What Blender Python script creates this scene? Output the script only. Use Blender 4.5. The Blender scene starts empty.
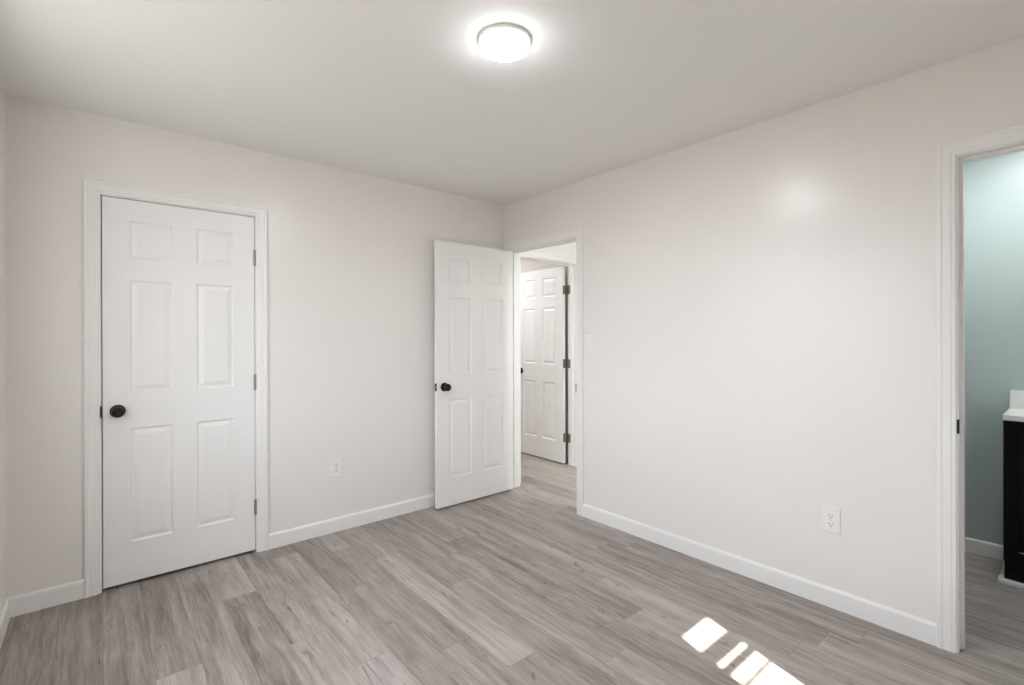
import bpy, bmesh, math, random
from mathutils import Matrix, Vector
random.seed(4)
sc = bpy.context.scene
COL = sc.collection

# ------------------------------------------------------------------ camera
F_PX, CY = 487.3, 337.26
yaw, roll, pitch = math.radians(40.430), math.radians(-0.1575), math.radians(-0.0635)
Fv = Vector((math.sin(yaw)*math.cos(pitch), math.cos(yaw)*math.cos(pitch), math.sin(pitch)))
R0 = Vector((math.cos(yaw), -math.sin(yaw), 0)); U0 = R0.cross(Fv)
Rv = math.cos(roll)*R0 + math.sin(roll)*U0; Uv = -math.sin(roll)*R0 + math.cos(roll)*U0
cd = bpy.data.cameras.new('camera'); cam = bpy.data.objects.new('camera', cd); COL.objects.link(cam)
cd.sensor_fit = 'HORIZONTAL'; cd.sensor_width = 36; cd.lens = F_PX*36/1024
cd.shift_y = -(342.5-CY)/1024; cd.clip_start = 0.02
cam.matrix_world = Matrix(((Rv.x, Uv.x, -Fv.x, -2.6890), (Rv.y, Uv.y, -Fv.y, -3.2617), (Rv.z, Uv.z, -Fv.z, 1.3042), (0, 0, 0, 1)))
sc.camera = cam

# ------------------------------------------------------------------ light, world, exposure
W = bpy.data.worlds.new('sky'); sc.world = W; W.use_nodes = True
W.node_tree.nodes['Background'].inputs[0].default_value = (0.93, 0.96, 1.0, 1)
W.node_tree.nodes['Background'].inputs[1].default_value = 2.9
_tc = W.node_tree.nodes.new('ShaderNodeTexCoord'); _sx = W.node_tree.nodes.new('ShaderNodeSeparateXYZ'); _mr = W.node_tree.nodes.new('ShaderNodeMapRange'); _mx = W.node_tree.nodes.new('ShaderNodeMix'); _mx.data_type = 'RGBA'
W.node_tree.links.new(_tc.outputs['Generated'], _sx.inputs[0]); W.node_tree.links.new(_sx.outputs[2], _mr.inputs[0])
_mr.inputs[1].default_value = -0.05; _mr.inputs[2].default_value = 0.05; W.node_tree.links.new(_mr.outputs[0], _mx.inputs[0])
_mx.inputs[6].default_value = (0.30, 0.29, 0.26, 1); _mx.inputs[7].default_value = (0.84, 0.91, 1.0, 1)     # dull ground below the horizon, bright sky above
W.node_tree.links.new(_mx.outputs[2], W.node_tree.nodes['Background'].inputs[0])
sd = bpy.data.lights.new('sun', 'SUN'); sun = bpy.data.objects.new('sun', sd); COL.objects.link(sun)
sd.energy = 13; sd.angle = math.radians(0.45); sd.color = (1, 0.93, 0.85)
EL = math.radians(42)
sdir = Vector((0.3015*math.cos(EL), 0.9535*math.cos(EL), -math.sin(EL)))
sun.rotation_euler = sdir.to_track_quat('-Z', 'Y').to_euler(); sun.location = (-4, -8, 6)
LAMP_BED, LAMP_HALL, LAMP_BATH, FILL_FAR = 68.0, 165.0, 64.0, 108.0
def portal(name, loc, rot, sx, sy):
    d = bpy.data.lights.new(name, 'AREA'); d.shape = 'RECTANGLE'; d.size = sx; d.size_y = sy; d.cycles.is_portal = True
    o = bpy.data.objects.new(name, d); COL.objects.link(o); o.location = loc; o.rotation_euler = rot
portal('sky_portal', (-1.2475, -4.08, 1.29), (math.radians(90), 0, 0), .33, 1.16)
portal('sky_portal', (-3.14, -1.50, 1.545), (math.radians(90), 0, math.radians(-90)), 1.66, 1.42)
sc.view_settings.view_transform = 'Standard'; sc.view_settings.look = 'None'
sc.view_settings.gamma = 1; sc.view_settings.exposure = 1.54; sc.view_settings.use_curve_mapping = False
sc.cycles.use_denoising = True
sc.cycles.max_bounces = 14; sc.cycles.diffuse_bounces = 8; sc.cycles.sample_clamp_indirect = 6

# ------------------------------------------------------------------ materials
def srgb(r, g, b):
    f = lambda c: (c/255/12.92) if c/255 <= 0.04045 else ((c/255+0.055)/1.055)**2.4
    return (f(r), f(g), f(b), 1)
class NT:
    def __init__(s, name):
        s.m = bpy.data.materials.new(name); s.m.use_nodes = True; s.t = s.m.node_tree
        s.p = s.t.nodes['Principled BSDF']; s.out = s.t.nodes['Material Output']
    def n(s, typ, **kw):
        x = s.t.nodes.new(typ)
        for k, v in kw.items(): setattr(x, k, v)
        return x
    def put(s, sock, v):
        if hasattr(v, 'is_output'): s.t.links.new(v, sock)
        else: sock.default_value = v
    def math(s, op, a, b=None, c=None, clamp=False):
        x = s.n('ShaderNodeMath', operation=op); x.use_clamp = clamp
        s.put(x.inputs[0], a)
        if b is not None: s.put(x.inputs[1], b)
        if c is not None: s.put(x.inputs[2], c)
        return x.outputs[0]
    def comb(s, a, b, c=0.0):
        x = s.n('ShaderNodeCombineXYZ')
        for i, v in enumerate((a, b, c)): s.put(x.inputs[i], v)
        return x.outputs[0]
    def noise(s, vec, scale=1.0, detail=3.0, rough=0.5, dist=0.0):
        x = s.n('ShaderNodeTexNoise'); s.put(x.inputs['Vector'], vec)
        x.inputs['Scale'].default_value = scale; x.inputs['Detail'].default_value = detail
        x.inputs['Roughness'].default_value = rough; x.inputs['Distortion'].default_value = dist
        return x.outputs[0]
    def mix(s, f, a, b, blend='MIX'):
        x = s.n('ShaderNodeMix', data_type='RGBA', blend_type=blend)
        s.put(x.inputs[0], f); s.put(x.inputs[6], a); s.put(x.inputs[7], b)
        return x.outputs[2]
    def ramp(s, v, lo, hi):
        x = s.n('ShaderNodeMapRange'); s.put(x.inputs[0], v)
        x.inputs[1].default_value = lo; x.inputs[2].default_value = hi
        return x.outputs[0]

def paint(name, rgb, rough, bump=0.0, scale=160, var=0.02, spec=0.5):
    k = NT(name); geo = k.n('ShaderNodeNewGeometry').outputs['Position']
    nz = k.noise(geo, 1.7, 2)
    c = srgb(*rgb); c2 = tuple(min(1, x*(1-var*2)) for x in c[:3])+(1,)
    k.put(k.p.inputs['Base Color'], k.mix(nz, c2, c))
    k.p.inputs['Roughness'].default_value = rough
    k.p.inputs['Specular IOR Level'].default_value = spec
    if bump:
        b = k.n('ShaderNodeBump'); b.inputs['Strength'].default_value = bump; b.inputs['Distance'].default_value = 0.002
        k.put(b.inputs['Height'], k.noise(geo, scale, 3)); k.put(k.p.inputs['Normal'], b.outputs[0])
    return k.m
M = {}
M['wall'] = paint('cream_wall_paint', (235, 231, 227), 0.28, 0.10, 110, spec=0.45)
M['ceiling'] = paint('ceiling_paint', (239, 238, 237), 0.8, 0.12, 90)
M['trim'] = paint('white_semigloss_paint', (236, 235, 233), 0.32, 0.0, 60, 0.01)
M['door'] = paint('white_door_paint', (236, 235, 233), 0.36, 0.05, 220, 0.01)
M['hall'] = paint('hall_wall_paint', (238, 235, 231), 0.6, 0.06, 110)
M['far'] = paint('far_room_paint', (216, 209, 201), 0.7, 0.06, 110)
M['green'] = paint('seafoam_wall_paint', (180, 191, 188), 0.38, 0.08, 110)
M['plastic'] = paint('white_plastic', (236, 233, 228), 0.3, 0, var=0.0)
M['black'] = paint('oil_rubbed_black_metal', (26, 23, 21), 0.28, 0.0, var=0.1); 
M['black'].node_tree.nodes['Principled BSDF'].inputs['Specular IOR Level'].default_value = 0.3
M['slot'] = paint('dark_slot', (22, 19, 17), 0.6, var=0.0)
M['cabinet'] = paint('espresso_black_cabinet', (4, 3, 3), 0.35, 0.0, 80, 0.1, spec=0.2)
M['stone'] = paint('white_cultured_marble', (240, 238, 234), 0.18, 0, var=0.02)
M['board'] = paint('white_pvc_board', (226, 232, 232), 0.4, 0, var=0.02)
for nm, rgb, ro in (('steel', (168, 164, 158), 0.42), ('bronze', (130, 120, 106), 0.5), ('painted_metal', (214, 212, 208), 0.4)):
    k = NT(nm); geo = k.n('ShaderNodeNewGeometry').outputs['Position']
    c = srgb(*rgb); k.put(k.p.inputs['Base Color'], k.mix(k.noise(geo, 90, 2), tuple(x*0.8 for x in c[:3])+(1,), c))
    k.p.inputs['Metallic'].default_value = {'steel': .7, 'bronze': .35, 'painted_metal': .3}[nm]; k.p.inputs['Roughness'].default_value = ro
    M[nm] = k.m
def lamp_mat(name, e, col):
    k = NT(name); k.p.inputs['Base Color'].default_value = (0.9, 0.9, 0.9, 1); k.p.inputs['Roughness'].default_value = 0.4
    k.p.inputs['Emission Color'].default_value = col
    nz = k.n('ShaderNodeSeparateXYZ'); k.put(nz.inputs[0], k.n('ShaderNodeNewGeometry').outputs['Normal'])   # edge-lit disc: the rim glows less than the face
    f = k.math('POWER', k.math('MAXIMUM', k.math('MULTIPLY', nz.outputs[2], -1.0), 0.0), 2.0)
    k.put(k.p.inputs['Emission Strength'], k.math('ADD', e*0.010, k.math('MULTIPLY', f, e*0.965)))
    return k.m
def thin_glass():
    k = NT('window_glass'); tr = k.n('ShaderNodeBsdfTransparent'); gl = k.n('ShaderNodeBsdfGlossy'); gl.inputs['Roughness'].default_value = 0.01
    mx = k.n('ShaderNodeMixShader')
    k.put(mx.inputs[0], 0.05); k.put(mx.inputs[1], tr.outputs[0]); k.put(mx.inputs[2], gl.outputs[0]); k.put(k.out.inputs[0], mx.outputs[0])
    return k.m
M['glass'] = thin_glass()
def floor_mat():
    k = NT('grey_oak_vinyl_planks')
    geo = k.n('ShaderNodeNewGeometry').outputs['Position']
    sep = k.n('ShaderNodeSeparateXYZ'); k.put(sep.inputs[0], geo); X, Y = sep.outputs[0], sep.outputs[1]
    PW, PL = 0.152, 1.22
    cx = k.math('DIVIDE', k.math('ADD', X, 0.09), PW); ci = k.math('FLOOR', cx); cf = k.math('FRACT', cx)
    wn = k.n('ShaderNodeTexWhiteNoise', noise_dimensions='1D'); k.put(wn.inputs['W'], ci)
    ry = k.math('ADD', k.math('DIVIDE', Y, PL), wn.outputs['Value']); ri = k.math('FLOOR', ry); rf = k.math('FRACT', ry)
    w2 = k.n('ShaderNodeTexWhiteNoise', noise_dimensions='2D'); k.put(w2.inputs['Vector'], k.comb(ci, ri))
    pid = w2.outputs['Value']; off = k.math('MULTIPLY', pid, 37.0)
    # wood figure: broad bands, fine grain, dark streaks and knots, all running along y
    warp = k.math('MULTIPLY', k.math('SUBTRACT', k.noise(k.comb(k.math('MULTIPLY', X, 5.0), k.math('MULTIPLY', Y, 2.2), off), 1, 2), 0.5), 0.03)
    Xw = k.math('ADD', X, warp)
    broad = k.noise(k.comb(k.math('MULTIPLY', Xw, 22.0), k.math('MULTIPLY', Y, 1.3), off), 1, 3, 0.55)
    mid = k.noise(k.comb(k.math('MULTIPLY', Xw, 62.0), k.math('MULTIPLY', Y, 3.4), off), 1, 4, 0.6)
    fine = k.noise(k.comb(k.math('MULTIPLY', Xw, 130.0), k.math('MULTIPLY', Y, 9.0), off), 1, 3, 0.6)
    cloud = k.noise(k.comb(k.math('MULTIPLY', X, 20.0), k.math('MULTIPLY', Y, 5.0), off), 1, 3, 0.6)
    v = k.math('ADD', k.math('MULTIPLY', broad, 0.8), k.math('MULTIPLY', mid, 0.55))
    v = k.math('ADD', v, k.math('MULTIPLY', fine, 0.50)); v = k.math('ADD', v, k.math('MULTIPLY', cloud, 0.35))
    v = k.math('ADD', v, k.math('MULTIPLY', k.math('SUBTRACT', pid, 0.5), 0.26))
    tone = k.ramp(v, 0.73, 1.46)
    cr = k.n('ShaderNodeValToRGB'); k.put(cr.inputs[0], tone)
    e = cr.color_ramp.elements
    e[0].position = 0.0; e[0].color = srgb(102, 94, 89)
    e[1].position = 1.0; e[1].color = srgb(190, 183, 179)
    a = e.new(0.35); a.color = srgb(142, 133, 127)
    a = e.new(0.62); a.color = srgb(165, 157, 152)
    # small dark knots and cracks
    kn = k.noise(k.comb(k.math('MULTIPLY', Xw, 30.0), k.math('MULTIPLY', Y, 11.0), k.math('ADD', off, 11.0)), 1, 2, 0.5, 0.6)
    knm = k.math('MULTIPLY', k.ramp(kn, 0.68, 0.76), 0.75)
    ck = k.noise(k.comb(k.math('MULTIPLY', Xw, 15.0), k.math('MULTIPLY', Y, 1.0), k.math('ADD', off, 5.0)), 1, 2, 0.5, 0.5)
    cm = k.noise(k.comb(k.math('MULTIPLY', Xw, 9.0), k.math('MULTIPLY', Y, 3.0), k.math('ADD', off, 9.0)), 1, 1)
    vein = k.math('SUBTRACT', 1.0, k.ramp(k.math('ABSOLUTE', k.math('SUBTRACT', ck, 0.5)), 0.002, 0.012))
    ckm = k.math('MULTIPLY', k.math('MULTIPLY', vein, k.ramp(cm, 0.54, 0.62)), 0.55)
    c = k.mix(knm, cr.outputs[0], srgb(84, 76, 71)); c = k.mix(ckm, c, srgb(92, 84, 79))
    # warm or cool cast per plank
    w3 = k.n('ShaderNodeTexWhiteNoise', noise_dimensions='1D'); k.put(w3.inputs['W'], k.math('ADD', off, 3.3))
    c = k.mix(k.math('MULTIPLY', w3.outputs['Value'], 0.5), c, k.mix(0.5, c, srgb(150, 138, 122)))
    dx = k.math('MULTIPLY', k.math('MINIMUM', cf, k.math('SUBTRACT', 1.0, cf)), PW)
    dy = k.math('MULTIPLY', k.math('MINIMUM', rf, k.math('SUBTRACT', 1.0, rf)), PL)
    d = k.math('MINIMUM', dx, dy); seam = k.math('SUBTRACT', 1.0, k.ramp(d, 0.0004, 0.0016))
    c = k.mix(k.math('MULTIPLY', seam, 0.45), c, srgb(70, 62, 56))
    k.put(k.p.inputs['Base Color'], c)
    k.put(k.p.inputs['Roughness'], k.math('ADD', 0.36, k.math('MULTIPLY', fine, 0.16)))
    k.p.inputs['Specular IOR Level'].default_value = 0.5
    b = k.n('ShaderNodeBump'); b.inputs['Strength'].default_value = 0.25; b.inputs['Distance'].default_value = 0.001
    k.put(b.inputs['Height'], k.math('SUBTRACT', k.math('MULTIPLY', fine, 0.5), k.math('MULTIPLY', seam, 1.0)))
    k.put(k.p.inputs['Normal'], b.outputs[0])
    return k.m
M['floor'] = floor_mat()

# ------------------------------------------------------------------ mesh helpers
def obj(name, bm, mat, parent=None, smooth=False, bevel=0):
    bmesh.ops.recalc_face_normals(bm, faces=bm.faces)
    me = bpy.data.meshes.new(name); bm.to_mesh(me); bm.free()
    me.materials.append(mat)
    o = bpy.data.objects.new(name, me); COL.objects.link(o)
    if smooth:
        for p in me.polygons: p.use_smooth = True
        md = o.modifiers.new('edges', 'EDGE_SPLIT'); md.split_angle = math.radians(40)
    if bevel:
        md = o.modifiers.new('bevel', 'BEVEL'); md.width = bevel; md.segments = 2; md.limit_method = 'ANGLE'
    if parent: o.parent = parent
    return o
def struct(o): o['kind'] = 'structure'; return o
def thing(name, label, cat, loc, rotz=0, group=None):
    o = bpy.data.objects.new(name, None); COL.objects.link(o); o.empty_display_size = 0.05
    o.location = loc; o.rotation_euler = (0, 0, rotz); o['label'] = label; o['category'] = cat
    if group: o['group'] = group
    return o
def box(bm, x0, x1, y0, y1, z0, z1):
    vs = [bm.verts.new((x, y, z)) for x in (x0, x1) for y in (y0, y1) for z in (z0, z1)]
    for f in ((0, 1, 3, 2), (4, 6, 7, 5), (0, 4, 5, 1), (2, 3, 7, 6), (0, 2, 6, 4), (1, 5, 7, 3)):
        bm.faces.new([vs[i] for i in f])
def lathe(bm, prof, mtx, seg=40):
    rings = []
    for r, h in prof:
        if r < 1e-6: rings.append([bm.verts.new(mtx @ Vector((0, 0, h)))])
        else: rings.append([bm.verts.new(mtx @ Vector((r*math.cos(2*math.pi*i/seg), r*math.sin(2*math.pi*i/seg), h))) for i in range(seg)])
    for a, b in zip(rings, rings[1:]):
        for i in range(seg):
            j = (i+1) % seg
            if len(a) == 1 and len(b) > 1: bm.faces.new((a[0], b[i], b[j]))
            elif len(b) == 1 and len(a) > 1: bm.faces.new((a[i], a[j], b[0]))
            elif len(a) > 1: bm.faces.new((a[i], a[j], b[j], b[i]))
def wall_mesh(bm, u0, u1, z0, z1, holes, to, d0, d1):
    """A wall slab from d0 to d1 with rectangular holes; to(u, d, z) -> xyz."""
    us = sorted({u0, u1, *[h[i] for h in holes for i in (0, 1)]}); zs = sorted({z0, z1, *[h[i] for h in holes for i in (2, 3)]})
    solid = lambda i, j: 0 <= i < len(us)-1 and 0 <= j < len(zs)-1 and not any(
        h[0] < (us[i]+us[i+1])/2 < h[1] and h[2] < (zs[j]+zs[j+1])/2 < h[3] for h in holes)
    V = {}
    def v(i, j, k):
        if (i, j, k) not in V: V[(i, j, k)] = bm.verts.new(to(us[i], (d0, d1)[k], zs[j]))
        return V[(i, j, k)]
    for i in range(len(us)-1):
        for j in range(len(zs)-1):
            if not solid(i, j): continue
            for k in (0, 1): bm.faces.new((v(i, j, k), v(i+1, j, k), v(i+1, j+1, k), v(i, j+1, k)))
            for (di, dj, a, b) in ((-1, 0, (i, j), (i, j+1)), (1, 0, (i+1, j), (i+1, j+1)), (0, -1, (i, j), (i+1, j)), (0, 1, (i, j+1), (i+1, j+1))):
                if not solid(i+di, j+dj): bm.faces.new((v(*a, 0), v(*b, 0), v(*b, 1), v(*a, 1)))
# frames of reference: u along the wall, d out of the wall toward the viewer's room, z up
A = lambda u, d, z: (u, -d, z)                # wall facing -y, plane y = 0
B = lambda u, d, z: (-d, u, z)                # wall facing -x, plane x = 0
def shift(fn, dx, dy): return lambda u, d, z: (fn(u, d, z)[0]+dx, fn(u, d, z)[1]+dy, z)
H = 2.442; T = 0.115

def sweep(bm, prof, paths, to):
    """prof: list of (s, d); paths(s) -> list of (u, z). Closed profile lofted along the path."""
    rows = [[bm.verts.new(to(u, d, z)) for (u, z) in paths(s)] for s, d in prof]
    n = len(rows)
    for a in range(n):
        b = (a+1) % n
        for i in range(len(rows[0])-1): bm.faces.new((rows[a][i], rows[a][i+1], rows[b][i+1], rows[b][i]))
    bm.faces.new([r[0] for r in rows]); bm.faces.new([r[-1] for r in rows][::-1])
CAS = [(0, 0), (0, .0070), (.003, .0095), (.014, .0105), (.0165, .0130), (.043, .0140), (.047, .0170), (.059, .0170), (.0635, .0130), (.0635, 0)]
def casing(name, to, ul, ur, zt, legs='both', zb=0.0):
    bm = bmesh.new(); r = 0.005
    sweep(bm, CAS, lambda s: [(ul-r-s, zb), (ul-r-s, zt+r+s), (ur+r+s, zt+r+s), (ur+r+s, zb)], to)
    o = obj(name, bm, M['trim'], smooth=False); return struct(o)
def jamb(parent, to, ul, ur, zt, depth=T, stop_d=None):
    bm = bmesh.new(); t = 0.019; e = 0.001
    pr = [(0, 0.0005), (0, -depth-.0005), (t-e, -depth-.0005), (t-e, 0.0005)]
    sweep(bm, pr, lambda s: [(ul-s, 0), (ul-s, zt+s), (ur+s, zt+s), (ur+s, 0)], to)
    j = obj('door_jamb', bm, M['trim'], parent)
    if stop_d is not None:
        bm = bmesh.new(); a, b = stop_d
        sweep(bm, [(0, a), (0, b), (-.011, b), (-.011, a)], lambda s: [(ul-s, 0.004), (ul-s, zt+s), (ur+s, zt+s), (ur+s, 0.004)], to)
        obj('door_stop', bm, M['trim'], parent)
    return j

BASE = [(0, 0), (0, .0130), (.078, .0130), (.086, .0110), (.092, .0065), (.092, 0)]
def baseboard(name, to, u0, u1, mat='trim', h=1.0):
    bm = bmesh.new(); rows = []
    for u in (u0, u1): rows.append([bm.verts.new(to(u, d, z*h)) for z, d in BASE])
    n = len(BASE)
    for i in range(n): bm.faces.new((rows[0][i], rows[0][(i+1) % n], rows[1][(i+1) % n], rows[1][i]))
    bm.faces.new(rows[0]); bm.faces.new(rows[1][::-1])
    return struct(obj(name, bm, M[mat]))

# ------------------------------------------------------------------ room shell
bm = bmesh.new(); box(bm, -3.14, 2.2, -4.10, 3.0, -0.12, 0.0); struct(obj('floor', bm, M['floor']))
bm = bmesh.new(); box(bm, -3.14, 2.2, -4.10, 3.0, H, H+0.12); struct(obj('ceiling', bm, M['ceiling']))
XC = -3.013                                    # face of the left wall
CL, CR, CZ = -2.672, -1.958, 2.036             # closet opening between jambs
DL, DR, DZ = -0.838, -0.070, 2.034             # bedroom doorway (y range)
BR_, BL_, BZ = -3.64, -2.9275, 2.038            # bathroom doorway (y range)
g = 0.018
bm = bmesh.new(); wall_mesh(bm, XC, 0.0, 0, H, [(CL-g, CR+g, 0, CZ+g)], A, 0, -T); struct(obj('wall_back', bm, M['wall']))
bm = bmesh.new(); wall_mesh(bm, -3.95, 0.03, 0, H, [(DL-g, DR+g, 0, DZ+g), (BR_-g, BL_+g, 0, BZ+g)], B, 0, -T); struct(obj('wall_right', bm, M['wall']))
LY0, LY1, LZ0, LZ1 = -2.32, -0.68, 0.85, 2.24
bm = bmesh.new(); wall_mesh(bm, -4.07, 2.9, 0, H, [(LY0, LY1, LZ0, LZ1)], lambda u, d, z: (XC+d, u, z), 0, -T); struct(obj('wall_left', bm, M['wall']))
WX0, WX1, WZ0, WZ1 = -1.402, -1.093, 0.72, 1.86
bm = bmesh.new(); wall_mesh(bm, XC, 2.1, 0, H, [(WX0, WX1, WZ0, WZ1)], lambda u, d, z: (u, -3.95-d, z), 0, 0.12); struct(obj('wall_rear', bm, M['wall']))
# hall beyond the bedroom doorway, with a second doorway in its end wall
HY = 0.030; HL, HR, HZ = 0.215, 0.962, 2.024
HE = shift(A, 0, HY)
bm = bmesh.new(); wall_mesh(bm, 0.0, 1.10, 0, H, [(HL-g, HR+g, 0, HZ+g)], HE, 0, -T); struct(obj('wall_hall_end', bm, M['hall']))
bm = bmesh.new(); box(bm, 1.10, 1.20, -2.60, HY+T, 0, H); struct(obj('wall_hall_side', bm, M['hall']))
# lining of the hall side of the bedroom partition
bm = bmesh.new(); wall_mesh(bm, -2.60, 0.03, 0, H, [(DL-g, DR+g, 0, DZ+g)], B, -T, -T-0.004); struct(obj('wall_hall_lining', bm, M['hall']))
# room beyond the hall
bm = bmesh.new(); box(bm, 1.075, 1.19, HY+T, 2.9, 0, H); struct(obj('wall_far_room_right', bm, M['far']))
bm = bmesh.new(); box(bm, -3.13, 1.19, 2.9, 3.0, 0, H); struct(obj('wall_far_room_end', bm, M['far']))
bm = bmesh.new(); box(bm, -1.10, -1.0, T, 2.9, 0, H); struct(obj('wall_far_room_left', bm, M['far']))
# bathroom
BX = 1.312; BY = -2.70
bm = bmesh.new(); box(bm, T, 1.42, BY, -2.60, 0, H); struct(obj('wall_bathroom_left', bm, M['green']))
bm = bmesh.new(); box(bm, BX, 1.42, -3.95, BY, 0, H); struct(obj('wall_bathroom_back', bm, M['green']))
bm = bmesh.new(); wall_mesh(bm, -3.95, BY, 0, H, [(BR_-g, BL_+g, 0, BZ+g)], B, -T, -T-0.004); struct(obj('wall_bathroom_lining', bm, M['green']))

# casings with their jambs
AF = A
t1 = casing('trim_1', A, CL, CR, CZ); jamb(t1, A, CL, CR, CZ, stop_d=(-.040, -.075))
t2 = casing('trim_2', B, DL, DR, DZ); jamb(t2, B, DL, DR, DZ, T+.004, stop_d=(-.042, -.078))
t3 = casing('trim_3', B, BR_, BL_, BZ); jamb(t3, B, BR_, BL_, BZ, T+.004, stop_d=(-.036, -.072))
t4 = casing('trim_4', HE, HL, HR, HZ); jamb(t4, HE, HL, HR, HZ, stop_d=(-.040, -.072))

cw = 0.0685
baseboard('baseboard_back', A, XC+.0005, CL-cw)
baseboard('baseboard_back', A, CR+cw, -.0005)
baseboard('baseboard_right', B, BL_+cw, DL-cw)
baseboard('baseboard_right', B, -3.949, BR_-cw)
baseboard('baseboard_left', lambda u, d, z: (XC+d, u, z), -3.949, -.014)
baseboard('baseboard_rear', lambda u, d, z: (u, -3.95+d, z), XC+.014, -.014)
baseboard('baseboard_bathroom', lambda u, d, z: (BX-d, u, z), -2.99, BY-.001, h=0.92)
baseboard('baseboard_bathroom_left', lambda u, d, z: (u, BY-d, z), T+.02, BX-.014, h=0.92)

# ------------------------------------------------------------------ doors
def slab_mesh(w, h, t, cut=0.0, st=0.1085):
    bm = bmesh.new(); pw = (w-3*st)/2
    cols = [(st, st+pw), (2*st+pw, 2*st+2*pw)]; rows = [(a-cut, b-cut) for a, b in ((.211, .815), (.999, 1.598), (1.709, 1.911))]
    us = sorted({0, w, *[c for p in cols for c in p]}); zs = sorted({0, h, *[c for p in rows for c in p]})
    rings = [(0, 0), (.0035, .0010), (.0090, .0080), (.0145, .0085), (.036, .0018), (.038, .0015)]
    for side in (0, 1):
        Y = (lambda d: d) if side == 0 else (lambda d: t-d)
        V = {}
        def v(u, z):
            if (u, z) not in V: V[(u, z)] = bm.verts.new((u, Y(0), z))
            return V[(u, z)]
        for i in range(len(us)-1):
            for j in range(len(zs)-1):
                a, b, c, d = us[i], us[i+1], zs[j], zs[j+1]
                if (a, b) in cols and (c, d) in rows:
                    prev = [v(a, c), v(b, c), v(b, d), v(a, d)]
                    for (q, dep) in rings[1:]:
                        cur = [bm.verts.new(p) for p in ((a+q, Y(dep), c+q), (b-q, Y(dep), c+q), (b-q, Y(dep), d-q), (a+q, Y(dep), d-q))]
                        for m in range(4): bm.faces.new((prev[m], prev[(m+1) % 4], cur[(m+1) % 4], cur[m]))
                        prev = cur
                    bm.faces.new(prev)
                else: bm.faces.new((v(a, c), v(b, c), v(b, d), v(a, d)))
    def strip(pts):
        for (p, q) in zip(pts, pts[1:]):
            pass
    # rim
    rim = [(0, 0), (w, 0), (w, h), (0, h)]
    for (p, q) in zip(rim, rim[1:]+rim[:1]):
        bm.faces.new([bm.verts.new(x) for x in ((p[0], 0, p[1]), (q[0], 0, q[1]), (q[0], t, q[1]), (p[0], t, p[1]))])
    bmesh.ops.remove_doubles(bm, verts=bm.verts, dist=1e-5)
    return bm
def door(name, w, h, t, loc, rz, cut=0.0, st=.1085):
    root = struct(obj(name, slab_mesh(w, h, t, cut, st), M['door'])); root.location = loc; root.rotation_euler = (0, 0, rz); return root
def add_knob(root, x, z, y, sgn, label='round black knob'):
    m = Matrix.Translation((x, y, z)) @ (Matrix.Rotation(math.radians(90 if sgn < 0 else -90), 4, 'X'))
    bm = bmesh.new()
    lathe(bm, [(0, .0002), (.0325, .0002), (.0335, .002), (.033, .005), (.030, .0075), (.024, .009), (.015, .0105), (.0125, .013), (.0115, .024)], m)
    k = obj('knob_rosette', bm, M['black'], root, smooth=True)
    bm = bmesh.new()
    lathe(bm, [(.0115, .020), (.0125, .027), (.018, .032), (.0245, .038), (.0275, .046), (.0275, .052), (.0255, .058), (.0205, .0630), (.013, .0655), (.0115, .0645), (0, .0640)], m)
    n = obj('door_knob', bm, M['black'], root, smooth=True); n['label'] = label
    return n
def add_hinge(root, x, y, z, mat, label, leaf_dir=None, other=None, R=.0062):
    """Knuckle barrel of five segments with ball tips, plus leaves."""
    h = 0.089; bm = bmesh.new()
    for i in range(5):
        a = -h/2 + i*h/5 + .0004; b = a + h/5 - .0008
        lathe(bm, [(0, a), (R-.0008, a), (R, a+.0008), (R, b-.0008), (R-.0008, b), (0, b)], Matrix.Translation((x, y, z)), 16)
    for s in (-1, 1):
        lathe(bm, [(0, s*h/2), (.0042, s*h/2), (.0046, s*(h/2+.002)), (.003, s*(h/2+.0045)), (0, s*(h/2+.005))], Matrix.Translation((x, y, z)), 16)
    for L in (leaf_dir, other):
        if L: box(bm, L[0], L[1], L[2], L[3], z-h/2, z+h/2)
    o = obj('hinge', bm, mat, root, smooth=True); o['label'] = label; return o

# closet door, closed: local x runs along the wall, y into the wall
W1 = (CR-.0032)-(CL+.0048)
d1 = door('door_1', W1, 2.014, .035, (CL+.0048, .0005, .0175), 0, .004)
add_knob(d1, .060, .905, 0, -1); add_knob(d1, .060, .905, .035, 1)
for z in (1.768, 1.016, .258):
    add_hinge(d1, W1+.0015, -.0045, z, M['steel'], 'brushed steel hinge barrel', (W1-.0010, W1+.0002, -.003, .028), (W1+.0008, W1+.0026, -.003, .028), R=.0075)
# bedroom door, standing open against the back wall
W2 = 0.748
d2 = door('door_2', W2, 2.018, .035, (-.7475, -.115, .0125), math.radians(0.0))
add_knob(d2, .063, .912, 0, -1); add_knob(d2, .063, .912, .035, 1)
bm = bmesh.new(); box(bm, -.0014, .0002, .005, .030, .883, .941); pl = obj('latch_plate', bm, M['black'], d2, bevel=.0006)
bm = bmesh.new()
lathe(bm, [(0, -.0005), (.0078, -.0005), (.0078, .008), (.006, .0100), (0, .0100)], Matrix.Translation((-.001, .0175, .912)) @ Matrix.Rotation(math.radians(-90), 4, 'Y'), 20)
obj('latch_bolt', bm, M['steel'], d2, smooth=True)
for z in (1.768, 1.016, .258):
    add_hinge(d2, W2+.006, .004+.002, z, M['painted_metal'], 'pale painted hinge', (W2-.0002, W2+.0012, .004, .033), (W2+.010, W2+.038, .0425, .0440))
# door of the room across the hall, open into that room
W3 = 0.71
d3 = door('door_3', W3, 2.006, .035, (0, 0, .0125), 0)
a3 = math.radians(90-0.6)                      # local +x points from hinge to free edge
d3.rotation_euler = (0, 0, a3)
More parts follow.
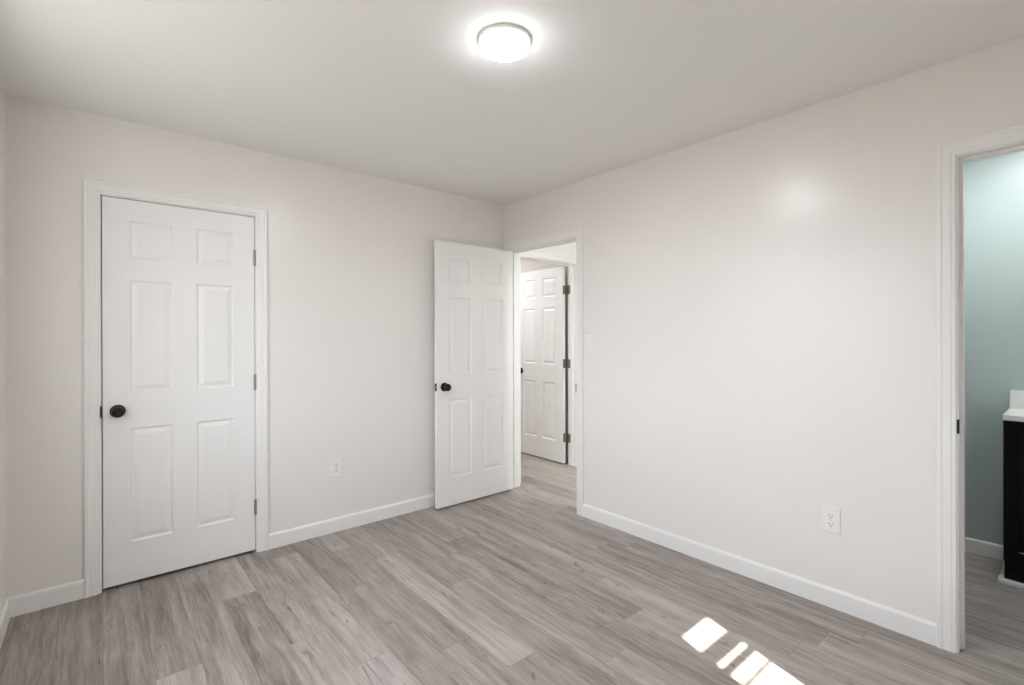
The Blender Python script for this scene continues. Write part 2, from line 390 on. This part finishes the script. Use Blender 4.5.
# slab face nearest the hall viewer is local y = t (left of travel direction): place its hinge corner
hc = Vector((0.924, 0.181)); off = Matrix.Rotation(a3, 2) @ Vector((0, .035))
d3.location = (hc.x-off.x, hc.y-off.y, .0125)
add_knob(d3, W3-.063, .912, .035, 1); add_knob(d3, W3-.063, .912, 0, -1)
for z in (1.768, 1.016, .258):
    hg = add_hinge(d3, -.007, .000, z, M['bronze'], 'bronze hinge', (-.0016, .0002, .001, .034))
    inv = (Matrix.Translation(d3.location) @ Matrix.Rotation(a3, 4, 'Z')).inverted()
    bm = bmesh.new(); box(bm, HR-.0018, HR+.0004, HY+T-.036, HY+T+.004, z+.0125-.0445, z+.0125+.0445)
    bmesh.ops.transform(bm, matrix=inv, verts=bm.verts); obj('hinge_leaf', bm, M['bronze'], hg)

# strike plates belong to the frames
def strike(parent, x0, x1, y0, y1, z, mat, hh=.029):
    bm = bmesh.new(); box(bm, x0, x1, y0, y1, z-hh, z+hh); return obj('strike_plate', bm, mat, parent, bevel=.0008)
s = strike(t1, CL-.0052, CL+.0006, -.0135, .020, .925, M['black']); s['label'] = 'black strike plate'
s = strike(t2, -.012, .030, DL-.001, DL+.0014, .930, M['steel']); s['label'] = 'steel strike plate'
s = strike(t3, -.001, .021, BL_-.0016, BL_+.0055, .930, M['black']); s['label'] = 'black strike plate'

# ------------------------------------------------------------------ unseen window behind the viewer, narrow opening shaped for the sun patches
wy = -4.010
bm = bmesh.new()
box(bm, WX0, WX1, wy-.03, wy+.02, WZ0, WZ0+.045); box(bm, WX0, WX1, wy-.03, wy+.006, WZ1-.012, WZ1)
for x0, x1 in ((WX0, -1.356), (-1.127, WX1)): box(bm, x0, x1, wy-.004, wy+.02, WZ0+.04, WZ1-.005)
win = struct(obj('window_1', bm, M['trim']))
bm = bmesh.new()
for z0, z1 in ((1.777, 1.855), (1.600, 1.676), (1.540, 1.576), (1.474, 1.486), (1.18, 1.21)): box(bm, -1.360, -1.123, wy-.003, wy+.003, z0, z1)  # bars invented to cut the sunlight into separate floor patches
obj('added_window_rail', bm, M['trim'], win)
for x0, x1 in ((-1.356, -1.127),):
    bm = bmesh.new(); box(bm, x0-.004, x1+.004, wy-.012, wy-.009, WZ0+.04, WZ1-.008); obj('window_pane', bm, M['glass'], win)
struct(casing('trim_5', lambda u, d, z: (u, -3.95+d, z), WX0-.005, WX1+.005, WZ1, zb=WZ0))

# second window, unseen, added in the left wall to even out the daylight
bm = bmesh.new(); lx = XC-.085
ym = (LY0+LY1)/2; zm = 1.545
for y0, y1 in ((LY0, LY0+.035), (LY1-.035, LY1)): box(bm, lx-.025, lx+.02, y0, y1, LZ0, LZ1)
for z0, z1 in ((LZ0, LZ0+.04), (LZ1-.035, LZ1)): box(bm, lx-.025, lx+.02, LY0+.035, LY1-.035, z0, z1)
box(bm, lx-.02, lx+.015, ym-.03, ym+.03, LZ0+.04, LZ1-.035)
win2 = struct(obj('added_window', bm, M['trim']))
for y0, y1 in ((LY0+.035, ym-.03), (ym+.03, LY1-.035)):
    for z0, z1 in ((LZ0+.04, zm-.02), (zm+.02, LZ1-.035)):
        bm = bmesh.new(); box(bm, lx-.004, lx-.001, y0-.003, y1+.003, z0-.003, z1+.003); obj('window_pane', bm, M['glass'], win2)
    bm = bmesh.new(); box(bm, lx-.015, lx+.012, y0+.0005, y1-.0005, zm-.02, zm+.02); obj('added_window_rail', bm, M['trim'], win2)
struct(casing('trim_6', lambda u, d, z: (XC+d, u, z), LY0-.005, LY1+.005, LZ1, zb=LZ0))
bm = bmesh.new(); box(bm, XC-.04, XC+.035, LY0-.08, LY1+.08, LZ0-.022, LZ0); obj('window_sill', bm, M['trim'], win2)

# outside: unseen wall added to keep direct sun out of that window
bm = bmesh.new(); box(bm, -4.3, XC-T-.001, -3.05, -2.85, -.12, 4.6); struct(obj('added_sun_block', bm, M['hall']))

# ------------------------------------------------------------------ ceiling lights
def disc_light(label, loc, e, r=.097, h=.038, col=(.95, .975, 1, 1)):
    t = thing('ceiling_light', label, 'ceiling light', loc)
    bm = bmesh.new()
    lathe(bm, [(0, 0), (r+.001, 0), (r+.004, -.003), (r+.004, -.010), (r+.001, -.013), (r-.004, -.013), (0, -.012)], Matrix.Identity(4), 72)
    b = obj('light_rim', bm, M['trim'], t, smooth=True); b['label'] = 'white metal rim'
    bm = bmesh.new()
    lathe(bm, [(0, -.0125), (r-.003, -.0125), (r-.003, -.026), (r-.007, -.033), (r-.016, -.037), (r*.6, -h-.001), (0, -h-.002)], Matrix.Identity(4), 72)
    b = obj('light_diffuser', bm, lamp_mat('lit_diffuser_%g' % e, e, col), t, smooth=True); b['label'] = 'glowing white diffuser'
    return t
disc_light('round flat white LED light glowing on the bedroom ceiling', (-1.496, -1.822, H), LAMP_BED)
disc_light('round white ceiling light in the hall beyond the open doorway', (.36, -1.90, H), LAMP_HALL)
disc_light('round white ceiling light in the green bathroom above the vanity', (.70, -3.06, H), LAMP_BATH, .09, col=(.95, .975, 1, 1))
disc_light('unseen fill light added in the room across the hall', (.15, 1.2, H), FILL_FAR)  # added out of view to brighten the open door leaf

# ------------------------------------------------------------------ outlets and switch (local: x right, -y out of the wall, z up)
def rounded_plate(bm, w, h, d, r=.004):
    prof = [(0, 0), (0, d*.45), (r*.5, d*.85), (r*1.3, d)]
    prev = None
    for ins, dep in prof:
        cur = [bm.verts.new(p) for p in ((-w/2+ins, -dep, -h/2+ins), (w/2-ins, -dep, -h/2+ins), (w/2-ins, -dep, h/2-ins), (-w/2+ins, -dep, h/2-ins))]
        if prev:
            for m in range(4): bm.faces.new((prev[m], prev[(m+1) % 4], cur[(m+1) % 4], cur[m]))
        prev = cur
    bm.faces.new(prev)
def outlet(label, loc, rz):
    t = thing('wall_outlet', label, 'wall outlet', loc, rz)
    bm = bmesh.new(); rounded_plate(bm, .078, .122, .0062); obj('cover_plate', bm, M['plastic'], t)
    for s in (-1, 1):
        bm = bmesh.new(); m = Matrix.Translation((0, -.006, s*.0195)) @ Matrix.Rotation(math.radians(90), 4, 'X') @ Matrix.Diagonal((1, .84, 1, 1))
        lathe(bm, [(.0172, -.0005), (.0172, .0015), (.0165, .0022), (0, .0022)], m, 32)
        rcp = obj('receptacle', bm, M['plastic'], t, smooth=True)
        bm = bmesh.new(); zc = s*.0195
        box(bm, -.0078, -.0055, -.0086, -.0080, zc-.0005, zc+.0085); box(bm, .0055, .0078, -.0086, -.0080, zc+.0005, zc+.0075)
        lathe(bm, [(0, .0020), (.0029, .0020), (.0029, .0026), (0, .0026)], Matrix.Translation((0, -.006, zc-.0075)) @ Matrix.Rotation(math.radians(90), 4, 'X'), 14)
        o = obj('socket_slots', bm, M['slot'], rcp); o['label'] = 'dark socket slots'
    bm = bmesh.new(); lathe(bm, [(0.0032, .0003), (.0026, .0012), (0, .0014)], Matrix.Translation((0, -.006, 0)) @ Matrix.Rotation(math.radians(90), 4, 'X'), 14)
    obj('screw', bm, M['painted_metal'], t, smooth=True)
    return t
outlet('white duplex outlet low on the back wall between the two doors', (-1.468, -.0002, .428), 0)
outlet('white duplex outlet low on the right wall above the baseboard', (-.0002, -2.472, .418), -math.pi/2)
t = thing('light_switch', 'white rocker light switch on the right wall beside the open doorway', 'light switch', (-.0002, -.955, 1.252), -math.pi/2)
bm = bmesh.new(); rounded_plate(bm, .074, .122, .0062); obj('cover_plate', bm, M['plastic'], t)
bm = bmesh.new()
vs = [bm.verts.new(p) for p in ((-.0165, -.0055, -.033), (.0165, -.0055, -.033), (.0165, -.0055, .033), (-.0165, -.0055, .033), (-.0155, -.0100, -.032), (.0155, -.0100, -.032), (.0155, -.0070, .032), (-.0155, -.0070, .032))]
for f in ((4, 5, 6, 7), (0, 1, 5, 4), (1, 2, 6, 5), (2, 3, 7, 6), (3, 0, 4, 7)): bm.faces.new([vs[i] for i in f])
ro = obj('rocker', bm, M['plastic'], t)
bm = bmesh.new(); box(bm, -.004, .004, -.0108, -.0085, -.0275, -.0235); o = obj('indicator', bm, M['steel'], ro); o['label'] = 'small grey indicator'

# ------------------------------------------------------------------ bathroom vanity
VX, VY0, VY1 = 0.938, -2.984, -3.745            # front face, left and right ends
v = thing('bathroom_vanity', 'black shaker vanity cabinet against the green bathroom wall', 'vanity cabinet', (VX, (VY0+VY1)/2, 0.022))
hy = (VY0-VY1)/2
bm = bmesh.new(); box(bm, .018, BX-.001-VX, -hy, hy, .098, .838); obj('cabinet_body', bm, M['cabinet'], v, bevel=.001)
bm = bmesh.new(); box(bm, .022, BX-.02-VX, -hy+.004, hy-.004, .0005, .0985); obj('toe_kick', bm, M['cabinet'], v)
def shaker(y0, y1, z0, z1, name):
    bm = bmesh.new(); fr = .052; prev = None
    for ins, x in ((0, .018), (0, .002), (.002, 0), (fr, 0), (fr+.004, .0055), (fr+.006, .008)):
        cur = [bm.verts.new(p) for p in ((x, y0+ins, z0+ins), (x, y1-ins, z0+ins), (x, y1-ins, z1-ins), (x, y0+ins, z1-ins))]
        if prev:
            for m in range(4): bm.faces.new((prev[m], prev[(m+1) % 4], cur[(m+1) % 4], cur[m]))
        prev = cur
    bm.faces.new(prev); return obj(name, bm, M['cabinet'], v)
for i, (y0, y1) in enumerate(((-hy+.002, -.0015), (.0015, hy-.002))):
    dr = shaker(y0, y1, .102, .832, 'cabinet_door')
    bm = bmesh.new(); yk = -.032 if i == 0 else .032
    lathe(bm, [(.004, 0), (.004, .014), (.0125, .018), (.0135, .024), (.010, .028), (0, .029)], Matrix.Translation((0, yk, .60)) @ Matrix.Rotation(math.radians(-90), 4, 'Y'), 20)
    k_ = obj('cabinet_knob', bm, M['steel'], dr, smooth=True); k_['label'] = 'metal knob'
ct = thing('vanity_countertop', 'white countertop with low backsplash on the black vanity', 'countertop', (VX, (VY0+VY1)/2, .861))
bm = bmesh.new()
# slab with an oval basin
N = 48; ox, oy = .19, 0.0
x0, x1, y0, y1, zt = -.016, BX-.001-VX, -hy-.004, hy-.001, .027
outer, top_in, ring2, ring3 = [], [], [], []
for i in range(N):
    a = 2*math.pi*i/N; c, s_ = math.cos(a), math.sin(a)
    q = max(abs(c), abs(s_)); px = (x0+x1)/2+(x1-x0)/2*c/q; py = (y1+y0)/2+(y1-y0)/2*s_/q
    outer.append((px, py)); top_in.append((ox+.135*c, oy+.20*s_))
lo = [bm.verts.new((x, y, .0)) for x, y in outer]; up = [bm.verts.new((x, y, zt)) for x, y in outer]
ti = [bm.verts.new((x, y, zt)) for x, y in top_in]
r2 = [bm.verts.new((ox+.125*math.cos(2*math.pi*i/N), .19*math.sin(2*math.pi*i/N), zt-.015)) for i in range(N)]
r3 = [bm.verts.new((ox+.08*math.cos(2*math.pi*i/N), .12*math.sin(2*math.pi*i/N), .006)) for i in range(N)]
for i in range(N):
    j = (i+1) % N
    for a, b in ((lo, up), (up, ti), (ti, r2), (r2, r3)): bm.faces.new((a[i], a[j], b[j], b[i]))
bm.faces.new(r3); bm.faces.new(lo[::-1])
obj('counter_slab', bm, M['stone'], ct)
bm = bmesh.new(); box(bm, BX-.021-VX, BX-.001-VX, y0, y1, zt, zt+.104); obj('backsplash', bm, M['stone'], ct, bevel=.002)
bm = bmesh.new(); box(bm, .923, BX-.014, VY1-.02, -2.966, .002, .0215)
pb = obj('plinth_board', bm, M['board'], bevel=.001)
pb['label'] = 'thin white board on the bathroom floor under the black vanity'; pb['category'] = 'board'
